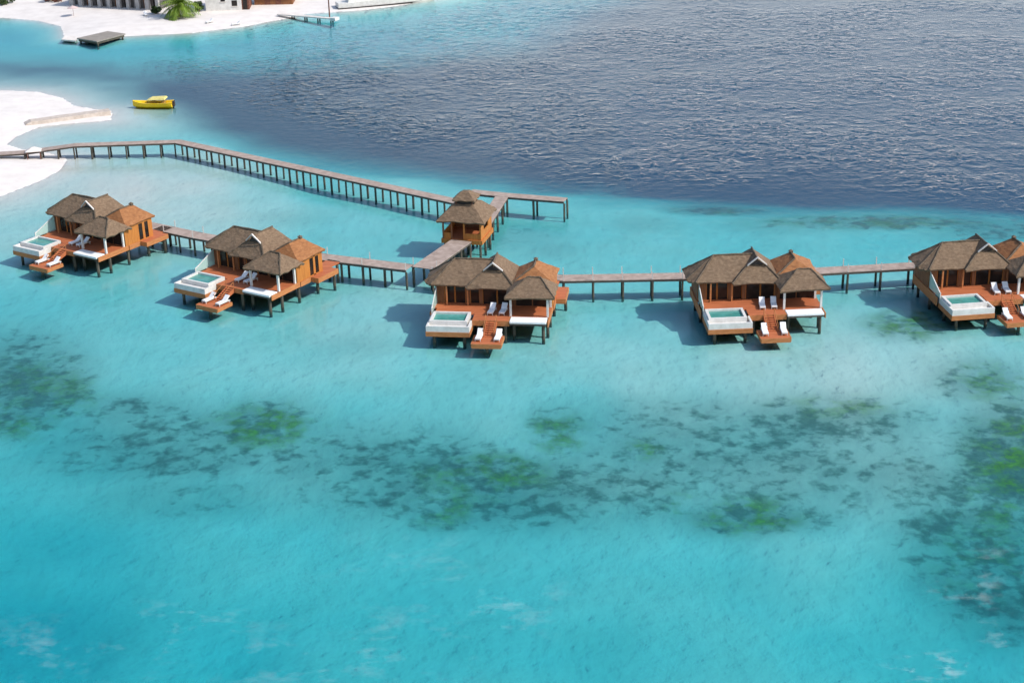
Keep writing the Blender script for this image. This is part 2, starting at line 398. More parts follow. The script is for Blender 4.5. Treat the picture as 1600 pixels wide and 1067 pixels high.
def water_mat():
    m, nt, out = new_mat('lagoon water')
    g = N(nt, 'ShaderNodeNewGeometry')
    chop = N(nt, 'ShaderNodeAttribute', attribute_name='chop').outputs['Fac']
    foam = N(nt, 'ShaderNodeAttribute', attribute_name='foam').outputs['Fac']
    def noise(scale, detail, rough, stretch=(1, 1, 1), dist=0):
        mp = N(nt, 'ShaderNodeMapping'); mp.inputs['Scale'].default_value = stretch; lk(nt, g.outputs['Position'], mp.inputs['Vector'])
        n = N(nt, 'ShaderNodeTexNoise', Scale=scale, Detail=detail, Roughness=rough, Distortion=dist); lk(nt, mp.outputs['Vector'], n.inputs['Vector'])
        return n.outputs['Fac']
    def math_(op, a, b=None, clamp=False):
        n = N(nt, 'ShaderNodeMath', operation=op, use_clamp=clamp)
        for i, v in enumerate((a, b)):
            if v is None: continue
            if isinstance(v, (int, float)): n.inputs[i].default_value = v
            else: lk(nt, v, n.inputs[i])
        return n.outputs[0]
    def crest(f, a, c):
        n = N(nt, 'ShaderNodeMapRange', interpolation_type='SMOOTHSTEP'); lk(nt, f, n.inputs['Value'])
        n.inputs['From Min'].default_value = a; n.inputs['From Max'].default_value = c
        return n.outputs['Result']
    dab = crest(noise(.58, 2, .5, (.95, 1.2, 1), .3), .54, .72)
    gust = crest(noise(.035, 3, .6), .36, .62)
    wave = math_('ADD', math_('MULTIPLY', noise(.44, 3, .55, (1.1, 1, 1), .4), .30), math_('MULTIPLY', math_('MULTIPLY', dab, math_('ADD', math_('MULTIPLY', gust, .8), .2)), .33))
    wave = math_('MULTIPLY', wave, math_('ADD', math_('MULTIPLY', gust, .75), .45))
    calm = math_('MULTIPLY', noise(.6, 4, .55), .034)
    hgt = math_('ADD', math_('MULTIPLY', wave, chop), calm)
    b = N(nt, 'ShaderNodeBump', Strength=1.0, Distance=1.0); lk(nt, hgt, b.inputs['Height'])
    fr = N(nt, 'ShaderNodeFresnel', IOR=1.33); lk(nt, b.outputs['Normal'], fr.inputs['Normal'])
    gl = N(nt, 'ShaderNodeBsdfGlossy', Roughness=.16); lk(nt, b.outputs['Normal'], gl.inputs['Normal'])
    tr = N(nt, 'ShaderNodeBsdfTransparent'); tr.inputs['Color'].default_value = (.98, .99, .99, 1)
    mx = N(nt, 'ShaderNodeMixShader'); lk(nt, fr.outputs[0], mx.inputs[0]); lk(nt, tr.outputs[0], mx.inputs[1]); lk(nt, gl.outputs[0], mx.inputs[2])
    # thin broken foam
    fn = ramp(nt, math_('ADD', math_('MULTIPLY', noise(.22, 3, .5), .55), math_('MULTIPLY', noise(.8, 5, .65, (.6, 1, 1)), .45)), [(.53, (0, 0, 0)), (.66, (1, 1, 1))])
    ff = math_('MULTIPLY', math_('MULTIPLY', foam, fn.outputs['Color']), .62, True)
    df = N(nt, 'ShaderNodeBsdfDiffuse'); df.inputs['Color'].default_value = (.75, .8, .78, 1)
    m2 = N(nt, 'ShaderNodeMixShader'); lk(nt, ff, m2.inputs[0]); lk(nt, mx.outputs[0], m2.inputs[1]); lk(nt, df.outputs[0], m2.inputs[2])
    lk(nt, m2.outputs[0], out.inputs['Surface'])
    va = N(nt, 'ShaderNodeVolumeAbsorption', Density=.62); va.inputs['Color'].default_value = (.2, .882, .932, 1)
    vs = N(nt, 'ShaderNodeVolumeScatter', Density=.045, Anisotropy=.2); vs.inputs['Color'].default_value = (.2, .55, 1.0, 1)
    av = N(nt, 'ShaderNodeAddShader'); lk(nt, va.outputs[0], av.inputs[0]); lk(nt, vs.outputs[0], av.inputs[1])
    lk(nt, av.outputs[0], out.inputs['Volume'])
    return m

wx = axis(-150, 150, 2.5, [10, 40, 120, 400, 900]); wy = np.concatenate([[20, 50], np.arange(80, 430, 2.5), [440, 480, 560, 800, 1450]])
WX, WY = np.meshgrid(wx, wy); wpx, wpy = photo_xy(WX, WY, 0)
wline = np.interp(wpx, [-400, 0, 200, 300, 500, 720, 1100, 1600], [60, 70, 120, 160, 215, 275, 312, 335])
chop = sm(wline - wpy, -5, 70) * (.25 + .75 * sm(wpx + (wline - wpy) * .6, 150, 620)) * (1 - .85 * sm(-(wpy - np.interp(wpx, [0, 400, 640, 760], [110, 90, 40, -10])), -30, 20))
chop = chop * .9 + .008
foam = blobs(wpx, wpy, FOAM)
me = grid_mesh('water', WX, WY, WX * 0, dict(chop=chop, foam=foam))
bm = bmesh.new(); bm.from_mesh(me)
be = [e for e in bm.edges if e.is_boundary]
r = bmesh.ops.extrude_edge_only(bm, edges=be)
nv = [v for v in r['geom'] if isinstance(v, bmesh.types.BMVert)]
for v in nv: v.co.z = -12
ne = [e for e in r['geom'] if isinstance(e, bmesh.types.BMEdge) and e.is_boundary]
bmesh.ops.contextual_create(bm, geom=ne)
bmesh.ops.recalc_face_normals(bm, faces=bm.faces)
bm.to_mesh(me); bm.free()
water = bpy.data.objects.new('water', me); COL.objects.link(water); me.materials.append(water_mat())
tag(water, 'clear turquoise lagoon water turning to choppy dark blue channel', 'water', None, 'structure')

# ------------------------------------------------------------------ villa
D = 2.2
def make_villa():
    v = thing('water_villa', '', 'villa')
    b = MB()   # floors: boxes butted end to end
    b.box(-9.2, -5.0, -.45, 3.2, D - .16, D).box(-14.2, -5.0, 3.2, 4.9, D - .16, D).box(-13.9, -9.2, 1.62, 3.2, D - .16, D)
    b.box(-5.0, -.5, .9, 4.9, D - .16, D).box(-14.4, -.4, 4.9, 9.6, D - .16, D).box(-2.6, .8, 9.6, 10.9, D - .16, D).box(-2.4, -.5, 10.9, 13.3, D - .16, D).box(-.4, .8, 7.0, 9.6, D - .16, D)
    b.build('deck', M['deck'], v)
    f = MB()   # timber skirt along the outer edges
    f.box(-9.2, -4.9, -.53, -.45, D - .62, D + .01).box(-5.0, -4.9, -.45, .9, D - .6, D + .01).box(-.5, -.38, -.6, 4.9, D - .62, D + .012)
    f.box(-.36, -.28, 4.9, 6.92, D - .62, D + .01).box(.8, .88, 6.92, 10.98, D - .62, D + .01).box(-.4, .8, 6.92, 7.0, D - .62, D + .01).box(-.5, .8, 10.9, 10.98, D - .62, D + .01).box(-14.5, -14.4, 1.6, 9.7, D - 1.0, D + .01)
    f.box(-14.4, -2.6, 9.6, 9.7, D - .6, D + .01).box(-2.7, -2.6, 9.7, 10.98, D - .6, D + .01)
    f.build('fascia', M['fascia'], v)
    # walls
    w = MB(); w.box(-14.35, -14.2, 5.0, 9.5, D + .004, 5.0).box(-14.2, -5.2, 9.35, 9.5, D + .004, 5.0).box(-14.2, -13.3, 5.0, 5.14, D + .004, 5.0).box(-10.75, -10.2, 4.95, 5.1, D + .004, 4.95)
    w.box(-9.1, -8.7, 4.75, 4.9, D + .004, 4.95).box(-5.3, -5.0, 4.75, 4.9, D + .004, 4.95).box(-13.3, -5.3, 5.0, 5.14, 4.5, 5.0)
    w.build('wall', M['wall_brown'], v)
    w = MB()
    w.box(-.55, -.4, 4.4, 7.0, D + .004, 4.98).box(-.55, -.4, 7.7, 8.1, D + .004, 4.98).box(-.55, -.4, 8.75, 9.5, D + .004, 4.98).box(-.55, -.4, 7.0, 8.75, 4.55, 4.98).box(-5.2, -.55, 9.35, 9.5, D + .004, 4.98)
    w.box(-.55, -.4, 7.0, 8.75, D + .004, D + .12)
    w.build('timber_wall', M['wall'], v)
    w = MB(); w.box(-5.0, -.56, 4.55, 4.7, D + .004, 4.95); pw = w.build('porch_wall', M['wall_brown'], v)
    w = MB(); w.box(-4.7, -2.85, 4.48, 4.545, D + .01, 4.7).box(-2.7, -.7, 4.48, 4.545, D + .01, 4.7); w.build('glass_door', M['dark_glass'], pw)  # near-black panels added so the porch interior stays dark
    for y0, y1 in ((7.0, 7.7), (8.1, 8.75)):
        d = MB(); d.box(-.5, -.44, y0, y1, D + .12, 4.55); d.build('door', M['dark_glass'], v)
    for x0, x1, yy in ((-13.3, -12.05, 5.06), (-12.0, -10.75, 5.06), (-10.2, -9.1, 5.03), (-8.7, -7.0, 4.83), (-6.95, -5.3, 4.83)):
        d = MB(); d.box(x0, x1, yy, yy + .04, D + .01, 4.5 if yy > 5.04 else 4.95)
        p = d.build('glass_door', M['dark_glass'], v)
        q = MB(); q.box(x0 - .003, x0 + .06, yy - .05, yy - .003, D + .01, 4.48).box(x1 - .06, x1 + .003, yy - .05, yy - .003, D + .01, 4.48).box(x0 + .06, x1 - .06, yy - .05, yy - .003, 4.38, 4.48)
        q.build('frame', M['wall'], p)
    for x, y in ((-12.9, 4.3), (-10.4, 4.3)):
        b = MB(); b.box(x - .09, x + .09, y - .09, y + .09, D + .002, 4.75); b.build('column', M['fascia'], v)
    for x, y in ((-4.9, 1.1), (-.62, 1.1), (-.62, 4.2)):
        b = MB(); b.box(x - .12, x + .12, y - .12, y + .12, D + .002, 4.75); b.build('column', M['white'], v)
    b = MB(); b.box(-4.9, -.62, 1.04, 1.16, 4.55, 4.72).box(-.68, -.56, 1.16, 4.5, 4.55, 4.72); b.build('eave_beam', M['beam'], v)
    # roofs
    r1, r2 = (-12.2, 7, 7.0), (-7.4, 7, 7.0)
    e = [(-9.4, 4.05, 4.78), (-14.7, 4.05, 4.78), (-15.6, 5.2, 4.74), (-15.6, 8.7, 4.74), (-14.7, 9.9, 4.78), (-7.4, 9.9, 4.78)]
    m = roof_mesh([(e[0], r2, r1, e[1]), (e[1], r1, e[2]), (e[2], r1, e[3]), (e[3], r1, e[4]), (e[4], r1, r2, e[5])])
    ro = m.build('hip_roof', M['thatch'], v)
    caps([(r1, r2), (r1, e[1]), (r1, e[2]), (r1, e[3])], .12).build('ridge_cap', M['thatch_cap'], ro)
    A, B2 = (-7.4, 5.0, 7.15), (-7.4, 8.8, 7.15)
    gl, gr = (-8.4, 5.25, 6.28), (-6.4, 5.25, 6.28)
    c1, c2, c3, c4 = (-10.5, 3.55, 4.62), (-4.6, 3.55, 4.62), (-4.3, 10.2, 4.62), (-10.5, 10.2, 4.62)
    m = roof_mesh([(c1, gl, A, B2, c4), (c2, c3, B2, A, gr), (c1, c2, gr, gl), (c3, c4, B2)])
    ro = m.build('gable_roof', M['thatch'], v)
    caps([(A, B2), (gl, c1), (gr, c2)], .12).build('ridge_cap', M['thatch_cap'], ro)
    t = MB(); t.hull8([(-8.25, 5.1, 6.32), (-6.55, 5.1, 6.32), (-7.4, 5.0, 7.0)], [(-8.25, 5.2, 6.32), (-6.55, 5.2, 6.32), (-7.4, 5.1, 7.0)]); t.build('opening_shade', M['dark_gap'], ro)  # dark panel: shade of the open gablet put into its colour
    for sx in (-1, 1):
        t = MB(); x0, x1 = -7.4 + sx * 1.15, -7.4
        t.hull8([(x0, 4.86, 6.24), (x1, 4.72, 7.24), (x1, 4.72, 7.40), (x0, 4.86, 6.40)], [(x0, 5.05, 6.24), (x1, 4.92, 7.24), (x1, 4.92, 7.40), (x0, 5.05, 6.40)])
        t.build('barge_board', M['offwhite'], ro)
    a1, a2 = (-2.75, 6.2, 6.5), (-2.75, 8.6, 6.5)
    w1, w2, w3, w4 = (-5.3, 4.5, 4.95), (-.1, 4.5, 4.95), (-.1, 9.9, 4.95), (-5.3, 9.9, 4.95)
    m = roof_mesh([(w1, w2, a1), (w2, w3, a2, a1), (w3, w4, a2), (w4, w1, a1, a2)], .22, .02)
    ro = m.build('wing_roof', M['shingle'], v)
    caps([(a1, a2), (a1, w1)], .12).build('ridge_cap', M['thatch_cap'], ro)
    t = MB(); t.box(-2.95, -2.55, 8.2, 8.6, 6.35, 6.66).hull8([(-3.02, 8.13, 6.66), (-2.48, 8.13, 6.66), (-2.48, 8.67, 6.66), (-3.02, 8.67, 6.66)], [(-2.8, 8.35, 6.85), (-2.7, 8.35, 6.85), (-2.7, 8.45, 6.85), (-2.8, 8.45, 6.85)]); t.build('roof_vent', M['thatch_cap'], ro)
    s1, s2 = (-3.1, 3.0, 6.35), (-1.6, 3.0, 6.35)
    p1, p2, p3, p4 = (-5.5, .55, 4.72), (.25, .55, 4.72), (.25, 5.3, 4.72), (-5.5, 5.3, 4.72)
    m = roof_mesh([(p1, p2, s2, s1), (p2, p3, s2), (p3, p4, s1, s2), (p4, p1, s1)])
    ro = m.build('porch_roof', M['thatch'], v)
    caps([(s1, s2), (s1, p1), (s2, p2)], .10).build('ridge_cap', M['thatch_cap'], ro)
    # plunge pool
    b = MB(); b.box(-14.2, -9.2, -2.65, -2.45, D - .66, D + .02).box(-14.2, -14.0, -2.45, 1.6, D - .66, D + .02).box(-9.4, -9.2, -2.45, -.53, D - .66, D + .02).box(-14.0, -9.4, -2.45, -1.45, D - .66, D - .28)
    pool = b.build('plunge_pool', M['white'], v)
    b = MB(); b.box(-14.0, -9.62, -1.45, -1.15, D - .6, D + .22).box(-14.0, -9.62, 1.3, 1.6, D - .6, D + .22).box(-14.0, -13.7, -1.15, 1.3, D - .6, D + .22).box(-9.92, -9.62, -1.15, 1.3, D - .6, D + .22); b.build('rim', M['white'], pool)
    b = MB(); b.box(-13.7, -9.92, -1.15, 1.3, D - .6, D - .02); b.build('pool_water', M['pool_water'], pool)
    b = MB(); b.box(-14.25, -9.15, -2.7, 1.6, D - 1.22, D - .66); b.build('pool_base', M['fascia'], pool)
    b = MB(); b.hull8([(-14.22, 1.4, D + .02), (-14.16, 1.4, D + .02), (-14.16, 4.95, D + .02), (-14.22, 4.95, D + .02)], [(-14.22, 1.4, D + .55), (-14.16, 1.4, D + .55), (-14.16, 4.95, D + 2.0), (-14.22, 4.95, D + 2.0)]); sc = b.build('privacy_screen', M['screen'], v)
    b = MB(); b.box(-14.24, -14.14, 1.3, 1.4, D + .02, D + .7); b.hull8([(-14.24, 1.4, D + .55), (-14.14, 1.4, D + .55), (-14.14, 4.95, D + 2.0), (-14.24, 4.95, D + 2.0)], [(-14.24, 1.4, D + .63), (-14.14, 1.4, D + .63), (-14.14, 4.95, D + 2.08), (-14.24, 4.95, D + 2.08)]); b.build('frame', M['white'], sc)
    # white lounging platform in front of the porch
    b = MB(); b.box(-4.85, -.62, -.75, .82, D - .22, D + .06); b.build('lounging_platform', M['fabric'], v, bevel=.06)
    b = MB(); b.box(-4.8, -.65, -.7, .85, D - .42, D - .225); b.build('platform_frame', M['beam'], v)
    # lower landing and its stairs
    b = MB(); b.box(-8.6, -5.3, -4.95, -2.3, .98, 1.14); b.build('lower_deck', M['deck'], v)
    b = MB(); b.box(-8.62, -5.28, -5.03, -4.95, .62, 1.16).box(-5.3, -5.22, -4.95, -2.3, .7, 1.16).box(-8.7, -8.62, -4.95, -2.3, .7, 1.16); b.build('lower_fascia', M['fascia'], v)
    b = MB()
    for i in range(7):
        z = D - .14 * (i + 1); y = -.53 - .32 * i
        b.box(-7.5, -6.4, y - .34, y, z - .08, z)
    for x in (-7.58, -6.4): b.hull8([(x, -.53, D - .55), (x + .08, -.53, D - .55), (x + .08, -2.8, .98), (x, -2.8, .98)], [(x, -.53, D), (x + .08, -.53, D), (x + .08, -2.8, 1.25), (x, -2.8, 1.25)])
    st = b.build('stairs', M['deck'], v)
    for x in (-7.56, -6.36):
        b = MB(); b.tube([(x, -.55, D + .75), (x, -2.8, 1.95)], .035, 6).tube([(x, -.55, D - .1), (x, -.55, D + .78)], .035, 6).tube([(x, -2.8, 1.1), (x, -2.8, 1.98)], .035, 6); b.build('handrail', M['fascia'], st)
    for x, y, z1 in ((-13.4, -2.0, .98), (-9.9, -2.0, .98), (-13.6, 1.2, .98), (-5.4, -.2, D - .16), (-8.6, .2, D - .16), (-1.0, -.3, D - .42), (-4.5, .6, D - .4), (-.7, 1.6, D - .16), (-.8, 5, D - .16), (-.7, 8.6, D - .16),
                     (-13.9, 5.2, D - .16), (-13.9, 9.1, D - .16), (-9.4, 5.2, D - .16), (-9.4, 9.1, D - .16), (-5, 5.2, D - .16), (-5, 9.1, D - .16), (-6.95, -4.4, .98), (.5, 10.5, D - .16), (-.8, 12.9, D - .16), (-2.1, 12.9, D - .16)):
        b = MB(); b.cyl(x, y, -1.6, z1, .19, 8); b.build('pile', M['pile'], v, smooth=False)
    return v

VG = 'overwater villas along the boardwalk'
VILLAS = [((-52.63, 196.52), -33, 'thatched overwater villa at the far left end of the boardwalk, by the beach'),
          ((-28.13, 180.66), -32, 'thatched overwater villa with orange side wall, second from the left'),
          ((4.65, 169.87), -8, 'thatched overwater villa in the middle, just in front of the small pavilion'),
          ((36.35, 170.5), 2, 'thatched overwater villa second from the right, facing straight to the front'),
          ((64.2, 173.6), 6, 'thatched overwater villa cut off by the right edge of the picture')]
proto = make_villa(); villas = []
for i, (p, a, lb) in enumerate(VILLAS):
    o = proto if i == 0 else copy_tree(proto)
    o.location = (p[0], p[1], 0); o.rotation_euler = (0, 0, R(a)); tag(o, lb, 'villa', VG); villas.append(o)

def make_lounger():
    t = thing('sun_lounger', '', 'sun lounger')
    b = MB(); b.box(-.34, .34, 0, 1.95, .24, .30)
    for x in (-.3, .3):
        for y in (.1, 1.8): b.box(x - .03, x + .03, y - .03, y + .03, 0, .24)
    b.build('frame', M['white'], t)
    b = MB(); b.box(-.33, .33, .02, 1.25, .303, .42); b.build('seat_cushion', M['fabric'], t, bevel=.03)
    b = MB(); b.hull8([(-.33, 1.27, .303), (.33, 1.27, .303), (.33, 1.95, .85), (-.33, 1.95, .85)], [(-.33, 1.20, .42), (.33, 1.20, .42), (.33, 1.86, .95), (-.33, 1.86, .95)]); b.build('back_cushion', M['fabric'], t, bevel=.03)
    return t
lp = make_lounger(); first = True
VN = ['far left villa', 'second villa from left', 'middle villa', 'second villa from right', 'far right villa']
for i, (p, a, _) in enumerate(VILLAS):
    for lx, ly, z, ang, lb in ((-7.35, 1.1, D, -6, 'left one of two white loungers on the upper deck of the %s'), (-6.0, 1.15, D, -6, 'right one of two white loungers on the upper deck of the %s'),
                          (-8.0, -4.3, 1.14, -3, 'white lounger left of the stairs on the %s'), (-5.85, -4.3, 1.14, -3, 'white lounger right of the stairs on the %s')):
        ca, sa = math.cos(R(a)), math.sin(R(a))
        x, y = p[0] + lx * ca - ly * sa, p[1] + lx * sa + ly * ca
        if photo_xy(x, y, z)[0] > 1610: continue
        o = lp if first else copy_tree(lp)
        first = False
        o.location = (x, y, z); o.rotation_euler = (0, 0, R(a + ang)); tag(o, lb % VN[i], 'sun lounger', 'white sun loungers on the villa decks')

# ------------------------------------------------------------------ boardwalks
def boardwalk(name, label, cat, path, width, spacing, group, rail=0, zfn=None, pile_r=.15, start_pile=0.0, double=True):
    t = thing(name, label, cat, (path[0][0], path[0][1], 0), 0, group)
    ox, oy = path[0][0], path[0][1]
    pts = [Vector((x - ox, y - oy, z)) for x, y, z in path]
    dirs = [(pts[i + 1] - pts[i]).normalized() for i in range(len(pts) - 1)]
    offs = []
    for i in range(len(pts)):
        if i == 0: n = Vector((-dirs[0].y, dirs[0].x, 0))
        elif i == len(pts) - 1: n = Vector((-dirs[-1].y, dirs[-1].x, 0))
        else:
            n0 = Vector((-dirs[i - 1].y, dirs[i - 1].x, 0)); n1 = Vector((-dirs[i].y, dirs[i].x, 0)); n = (n0 + n1).normalized(); n /= max(.5, n.dot(n1))
        offs.append(n)
    def strip(mb, l, r, z0, z1):
        secs = [[pts[i] + offs[i] * l + Vector((0, 0, z0)), pts[i] + offs[i] * r + Vector((0, 0, z0)), pts[i] + offs[i] * r + Vector((0, 0, z1)), pts[i] + offs[i] * l + Vector((0, 0, z1))] for i in range(len(pts))]
        mb.loft(secs)
    b = MB(); strip(b, -width / 2, width / 2, -.08, 0); b.build('deck', M['board'], t)
    b = MB(); strip(b, -width / 2 + .04, -width / 2 + .2, -.34, -.083); strip(b, width / 2 - .2, width / 2 - .04, -.34, -.083); b.build('stringer', M['beam'], t)
    for i in range(len(pts) - 1):
        L = (pts[i + 1] - pts[i]).length; k = max(1, round(L / spacing)); nrm = Vector((-dirs[i].y, dirs[i].x, 0))
        for j in range(k if i < len(pts) - 2 else k + 1):
            if i == 0 and j * L / k < start_pile: continue
            q = pts[i].lerp(pts[i + 1], (j + (0 if i else .0)) / k)
            for sgn in ((-1, 1) if double else (1,)):
                e = q + nrm * (sgn * (width / 2 - .2)); zb = min(ground_z(e.x + ox, e.y + oy) - .4, -.3)
                b = MB(); b.tube([(e.x, e.y, max(zb, -7)), (e.x + random.uniform(-.05, .05), e.y + random.uniform(-.05, .05), q.z - .345)], pile_r * random.uniform(.85, 1.15), 7); b.build('pile', M['pile'], t)
            if rail and j % rail == 0:
                for sgn in (-1, 1):
                    e = q + nrm * (sgn * (width / 2 - .06)); b = MB(); b.box(e.x - .05, e.x + .05, e.y - .05, e.y + .05, q.z + .002, q.z + .95); b.build('post', M['offwhite'], t)
    return t

BG = 'timber boardwalks on piles'
boardwalk('boardwalk', 'grey plank boardwalk on dark piles linking the two left villas to the junction', 'boardwalk',
          [(-50.5, 210.2, D), (-41.7, 204.3, D), (-23.9, 194.2, D), (-12.6, 189.3, D)], 2.3, 2.9, BG, 2)
boardwalk('boardwalk', 'short wide plank boardwalk leading up from the junction to the front of the pavilion', 'boardwalk',
          [(-11.0, 188.9, D + .006), (-6.25, 199.1, D + .006)], 2.9, 3.2, BG, 0)
boardwalk('boardwalk', 'grey plank boardwalk on paired piles running right behind the three right villas', 'boardwalk',
          [(-9.4, 187.6, D), (6.5, 183.9, D), (20.9, 183.5, D), (37, 183.9, D), (49.4, 184.9, D), (84, 188.5, D)], 2.2, 3.9, BG, 1)
boardwalk('jetty', 'long narrow plank jetty on closely set piles running from the beach to the pavilion', 'jetty',
          [(-92, 252.0, .95), (-78, 252.2, 1.35), (-70, 252.6, D), (-53.3, 252.9, D), (-28.2, 233.0, D), (-2.6, 212.6, D)], 1.9, 3.0, BG, 0, start_pile=17)
boardwalk('jetty', 'plank landing jetty behind the pavilion ending in open water on tall piles', 'jetty',
          [(-5.4, 220.9, D + .01), (-.4, 218.7, D + .01), (8.1, 215.6, D + .01)], 1.9, 4.2, BG, 0)
boardwalk('boardwalk', 'short plank walkway joining the landing jetty to the back of the pavilion', 'boardwalk',
          [(-.9, 217.9, D - .006), (-3.6, 204.6, D - .006)], 1.9, 3.4, BG, 0)

# ------------------------------------------------------------------ pavilion
def pavilion():
    t = thing('pavilion', 'small square thatched pavilion with cupola where the jetty meets the boardwalk', 'pavilion', (-5.5, 202.0, 0), R(-15))
    b = MB(); b.box(-2.7, 2.7, -2.75, 2.75, D - .16, D + .02); b.build('floor', M['deck'], t)
    b = MB(); b.box(-2.8, 2.8, -2.83, -2.75, D - .55, D + .03).box(2.7, 2.8, -2.75, 2.75, D - .55, D + .03).box(-2.8, -2.7, -2.75, 2.75, D - .55, D + .03).box(-2.7, 2.7, 2.75, 2.83, D - .55, D + .03); b.build('fascia', M['wall'], t)
    b = MB(); b.box(.3, 2.6, -2.65, -2.5, D + .025, D + .85).box(2.45, 2.6, -2.5, 2.5, D + .025, D + .95).box(-2.6, -2.45, -2.5, 2.5, D + .025, D + .95).box(-2.6, -1.5, -2.65, -2.5, D + .025, D + .85)
    b.box(2.45, 2.6, -2.5, -1.2, D + .95, 4.9).box(2.45, 2.6, 1.0, 2.5, D + .95, 4.9).box(2.45, 2.6, -1.2, 1.0, 4.4, 4.9); b.build('wall', M['wall'], t)
    b = MB(); b.box(-2.45, 2.45, 2.35, 2.5, D + .025, 4.85); b.build('back_wall', M['wall_brown'], t)
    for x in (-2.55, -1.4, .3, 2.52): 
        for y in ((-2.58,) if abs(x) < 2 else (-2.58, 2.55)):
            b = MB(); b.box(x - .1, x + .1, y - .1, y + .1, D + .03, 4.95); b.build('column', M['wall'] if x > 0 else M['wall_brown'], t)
    e = [(-3.3, -3.3, 4.82), (3.3, -3.3, 4.82), (3.3, 3.3, 4.82), (-3.3, 3.3, 4.82)]; k = [(-1.25, -1.25, 6.65), (1.25, -1.25, 6.65), (1.25, 1.25, 6.65), (-1.25, 1.25, 6.65)]
    ro = roof_mesh([(e[i], e[(i + 1) % 4], k[(i + 1) % 4], k[i]) for i in range(4)]).build('roof', M['thatch'], t)
    b = MB(); b.box(-1.05, 1.05, -1.05, 1.05, 6.35, 7.25); b.build('opening_shade', M['dark_gap'], ro)  # solid near-black box paints the shade inside the open cupola
    for x in (-1.1, 1.1):
        for y in (-1.1, 1.1):
            b = MB(); b.box(x - .08, x + .08, y - .08, y + .08, 6.45, 7.35); b.build('post', M['rust'], ro)
    e = [(-1.6, -1.6, 7.2), (1.6, -1.6, 7.2), (1.6, 1.6, 7.2), (-1.6, 1.6, 7.2)]; k = [(-.45, -.45, 8.1), (.45, -.45, 8.1), (.45, .45, 8.1), (-.45, .45, 8.1)]
    roof_mesh([(e[i], e[(i + 1) % 4], k[(i + 1) % 4], k[i]) for i in range(4)] + [tuple(k)], .18).build('cupola_roof', M['thatch'], ro)
    for x in (-2.4, 0, 2.4):
        for y in (-2.4, 0, 2.4):
            b = MB(); b.cyl(x, y, -1.6, D - .16, .17); b.build('pile', M['pile'], t)
pavilion()

# ------------------------------------------------------------------ boats
def speedboat():
    p = G(240, 168, 0)
    t = thing('motor_boat', 'yellow open motor boat with a pale canopy floating near the spit', 'boat', (p.x, p.y, 0), R(-4))
    # bow to -x
    secs = []
    for u, w, k, top in ((-3.75, .05, .35, 1.35), (-3.2, .5, .0, 1.22), (-2.3, .95, -.25, 1.08), (-1, 1.25, -.3, .98), (1, 1.32, -.3, .95), (2.6, 1.28, -.28, 1.0), (3.55, 1.15, -.2, 1.08)):
        secs.append([(u, -w, top), (u, -w * .82, .35), (u, 0, k), (u, w * .82, .35), (u, w, top), (u, w * .8, top), (u, w * .7, top - .45), (u, -w * .7, top - .45), (u, -w * .8, top)])
    b = MB(); b.loft(secs); h = b.build('hull', M['yellow'], t, smooth=False)
    b = MB(); b.box(-1.6, 2.8, -.84, .84, .53, .58); b.build('cockpit_floor', M['brown_inner'], h)
    b = MB(); b.box(-.2, .5, -.5, .5, .58, 1.25).box(1.6, 2.2, -.8, .8, .58, 1.0); b.build('console', M['brown_inner'], t)
    b = MB()
    b.hull8([(-.9, -1.0, 1.5), (2.5, -1.05, 1.6), (2.5, 1.05, 1.6), (-.9, 1.0, 1.5)], [(-.2, -.8, 1.82), (2.3, -.9, 1.88), (2.3, .9, 1.88), (-.2, .8, 1.82)]); c = b.build('canopy', M['cream'], t)
    for x in (-.7, 2.2):
        for y in (-.85, .85):
            b = MB(); b.cyl(x, y, .98, 1.53, .04, 6); b.build('canopy_post', M['rust'], t)
    b = MB(); b.box(3.55, 4.0, -.3, .3, .2, 1.15).box(3.6, 3.8, -.08, .08, -.4, .2); b.build('outboard_motor', M['dark_gap'], t, bevel=.06)
speedboat()

def yacht():
    a, b_ = G(530, 17, 0), G(684, 3, 0)
    d = (b_ - a); L = d.length; an = math.atan2(d.y, d.x)
    t = thing('yacht', 'large white boat moored at the island beside the thin jetty', 'boat', (a.x, a.y, 0), an)
    def sec(u, w, zt, k=-.4): return [(u, 1.9 - w, zt), (u, 1.9 - w * .92, .3), (u, 1.9 - w * .5, k), (u, 1.9 + w * .5, k), (u, 1.9 + w * .92, .3), (u, 1.9 + w, zt)]
    b = MB(); b.loft([sec(0, 1.6, 1.5), sec(L * .15, 1.9, 1.5), sec(L * .5, 1.95, 1.65), sec(L * .75, 1.5, 1.85), sec(L * .92, .6, 2.1), sec(L, .06, 2.25, .4)]); h = b.build('hull', M['white'], t)
    b = MB(); b.loft([sec(-.02, 1.66, .42), sec(L * .15, 1.96, .42), sec(L * .5, 2.0, .42), sec(L * .75, 1.5, .42), sec(L * .9, .62, .42), sec(L * .97, .15, .42, .1)]); b.build('waterline_band', M['dark_gap'], h)
    b = MB(); b.hull8([(L * .1, .5, 1.5), (L * .66, .6, 1.6), (L * .66, 3.2, 1.6), (L * .1, 3.3, 1.5)], [(L * .12, .7, 3.3), (L * .58, .8, 3.3), (L * .58, 3.0, 3.3), (L * .12, 3.1, 3.3)]); c = b.build('cabin', M['white'], t)
    for i in range(6):
        x = L * (.15 + .07 * i); b = MB(); b.hull8([(x, .58, 2.3), (x + .9, .58, 2.3), (x + .9, .8, 2.3), (x, .8, 2.3)], [(x, .66, 2.8), (x + .9, .66, 2.8), (x + .9, .85, 2.8), (x, .85, 2.8)]); b.build('window', M['dark_glass'], c)
yacht()

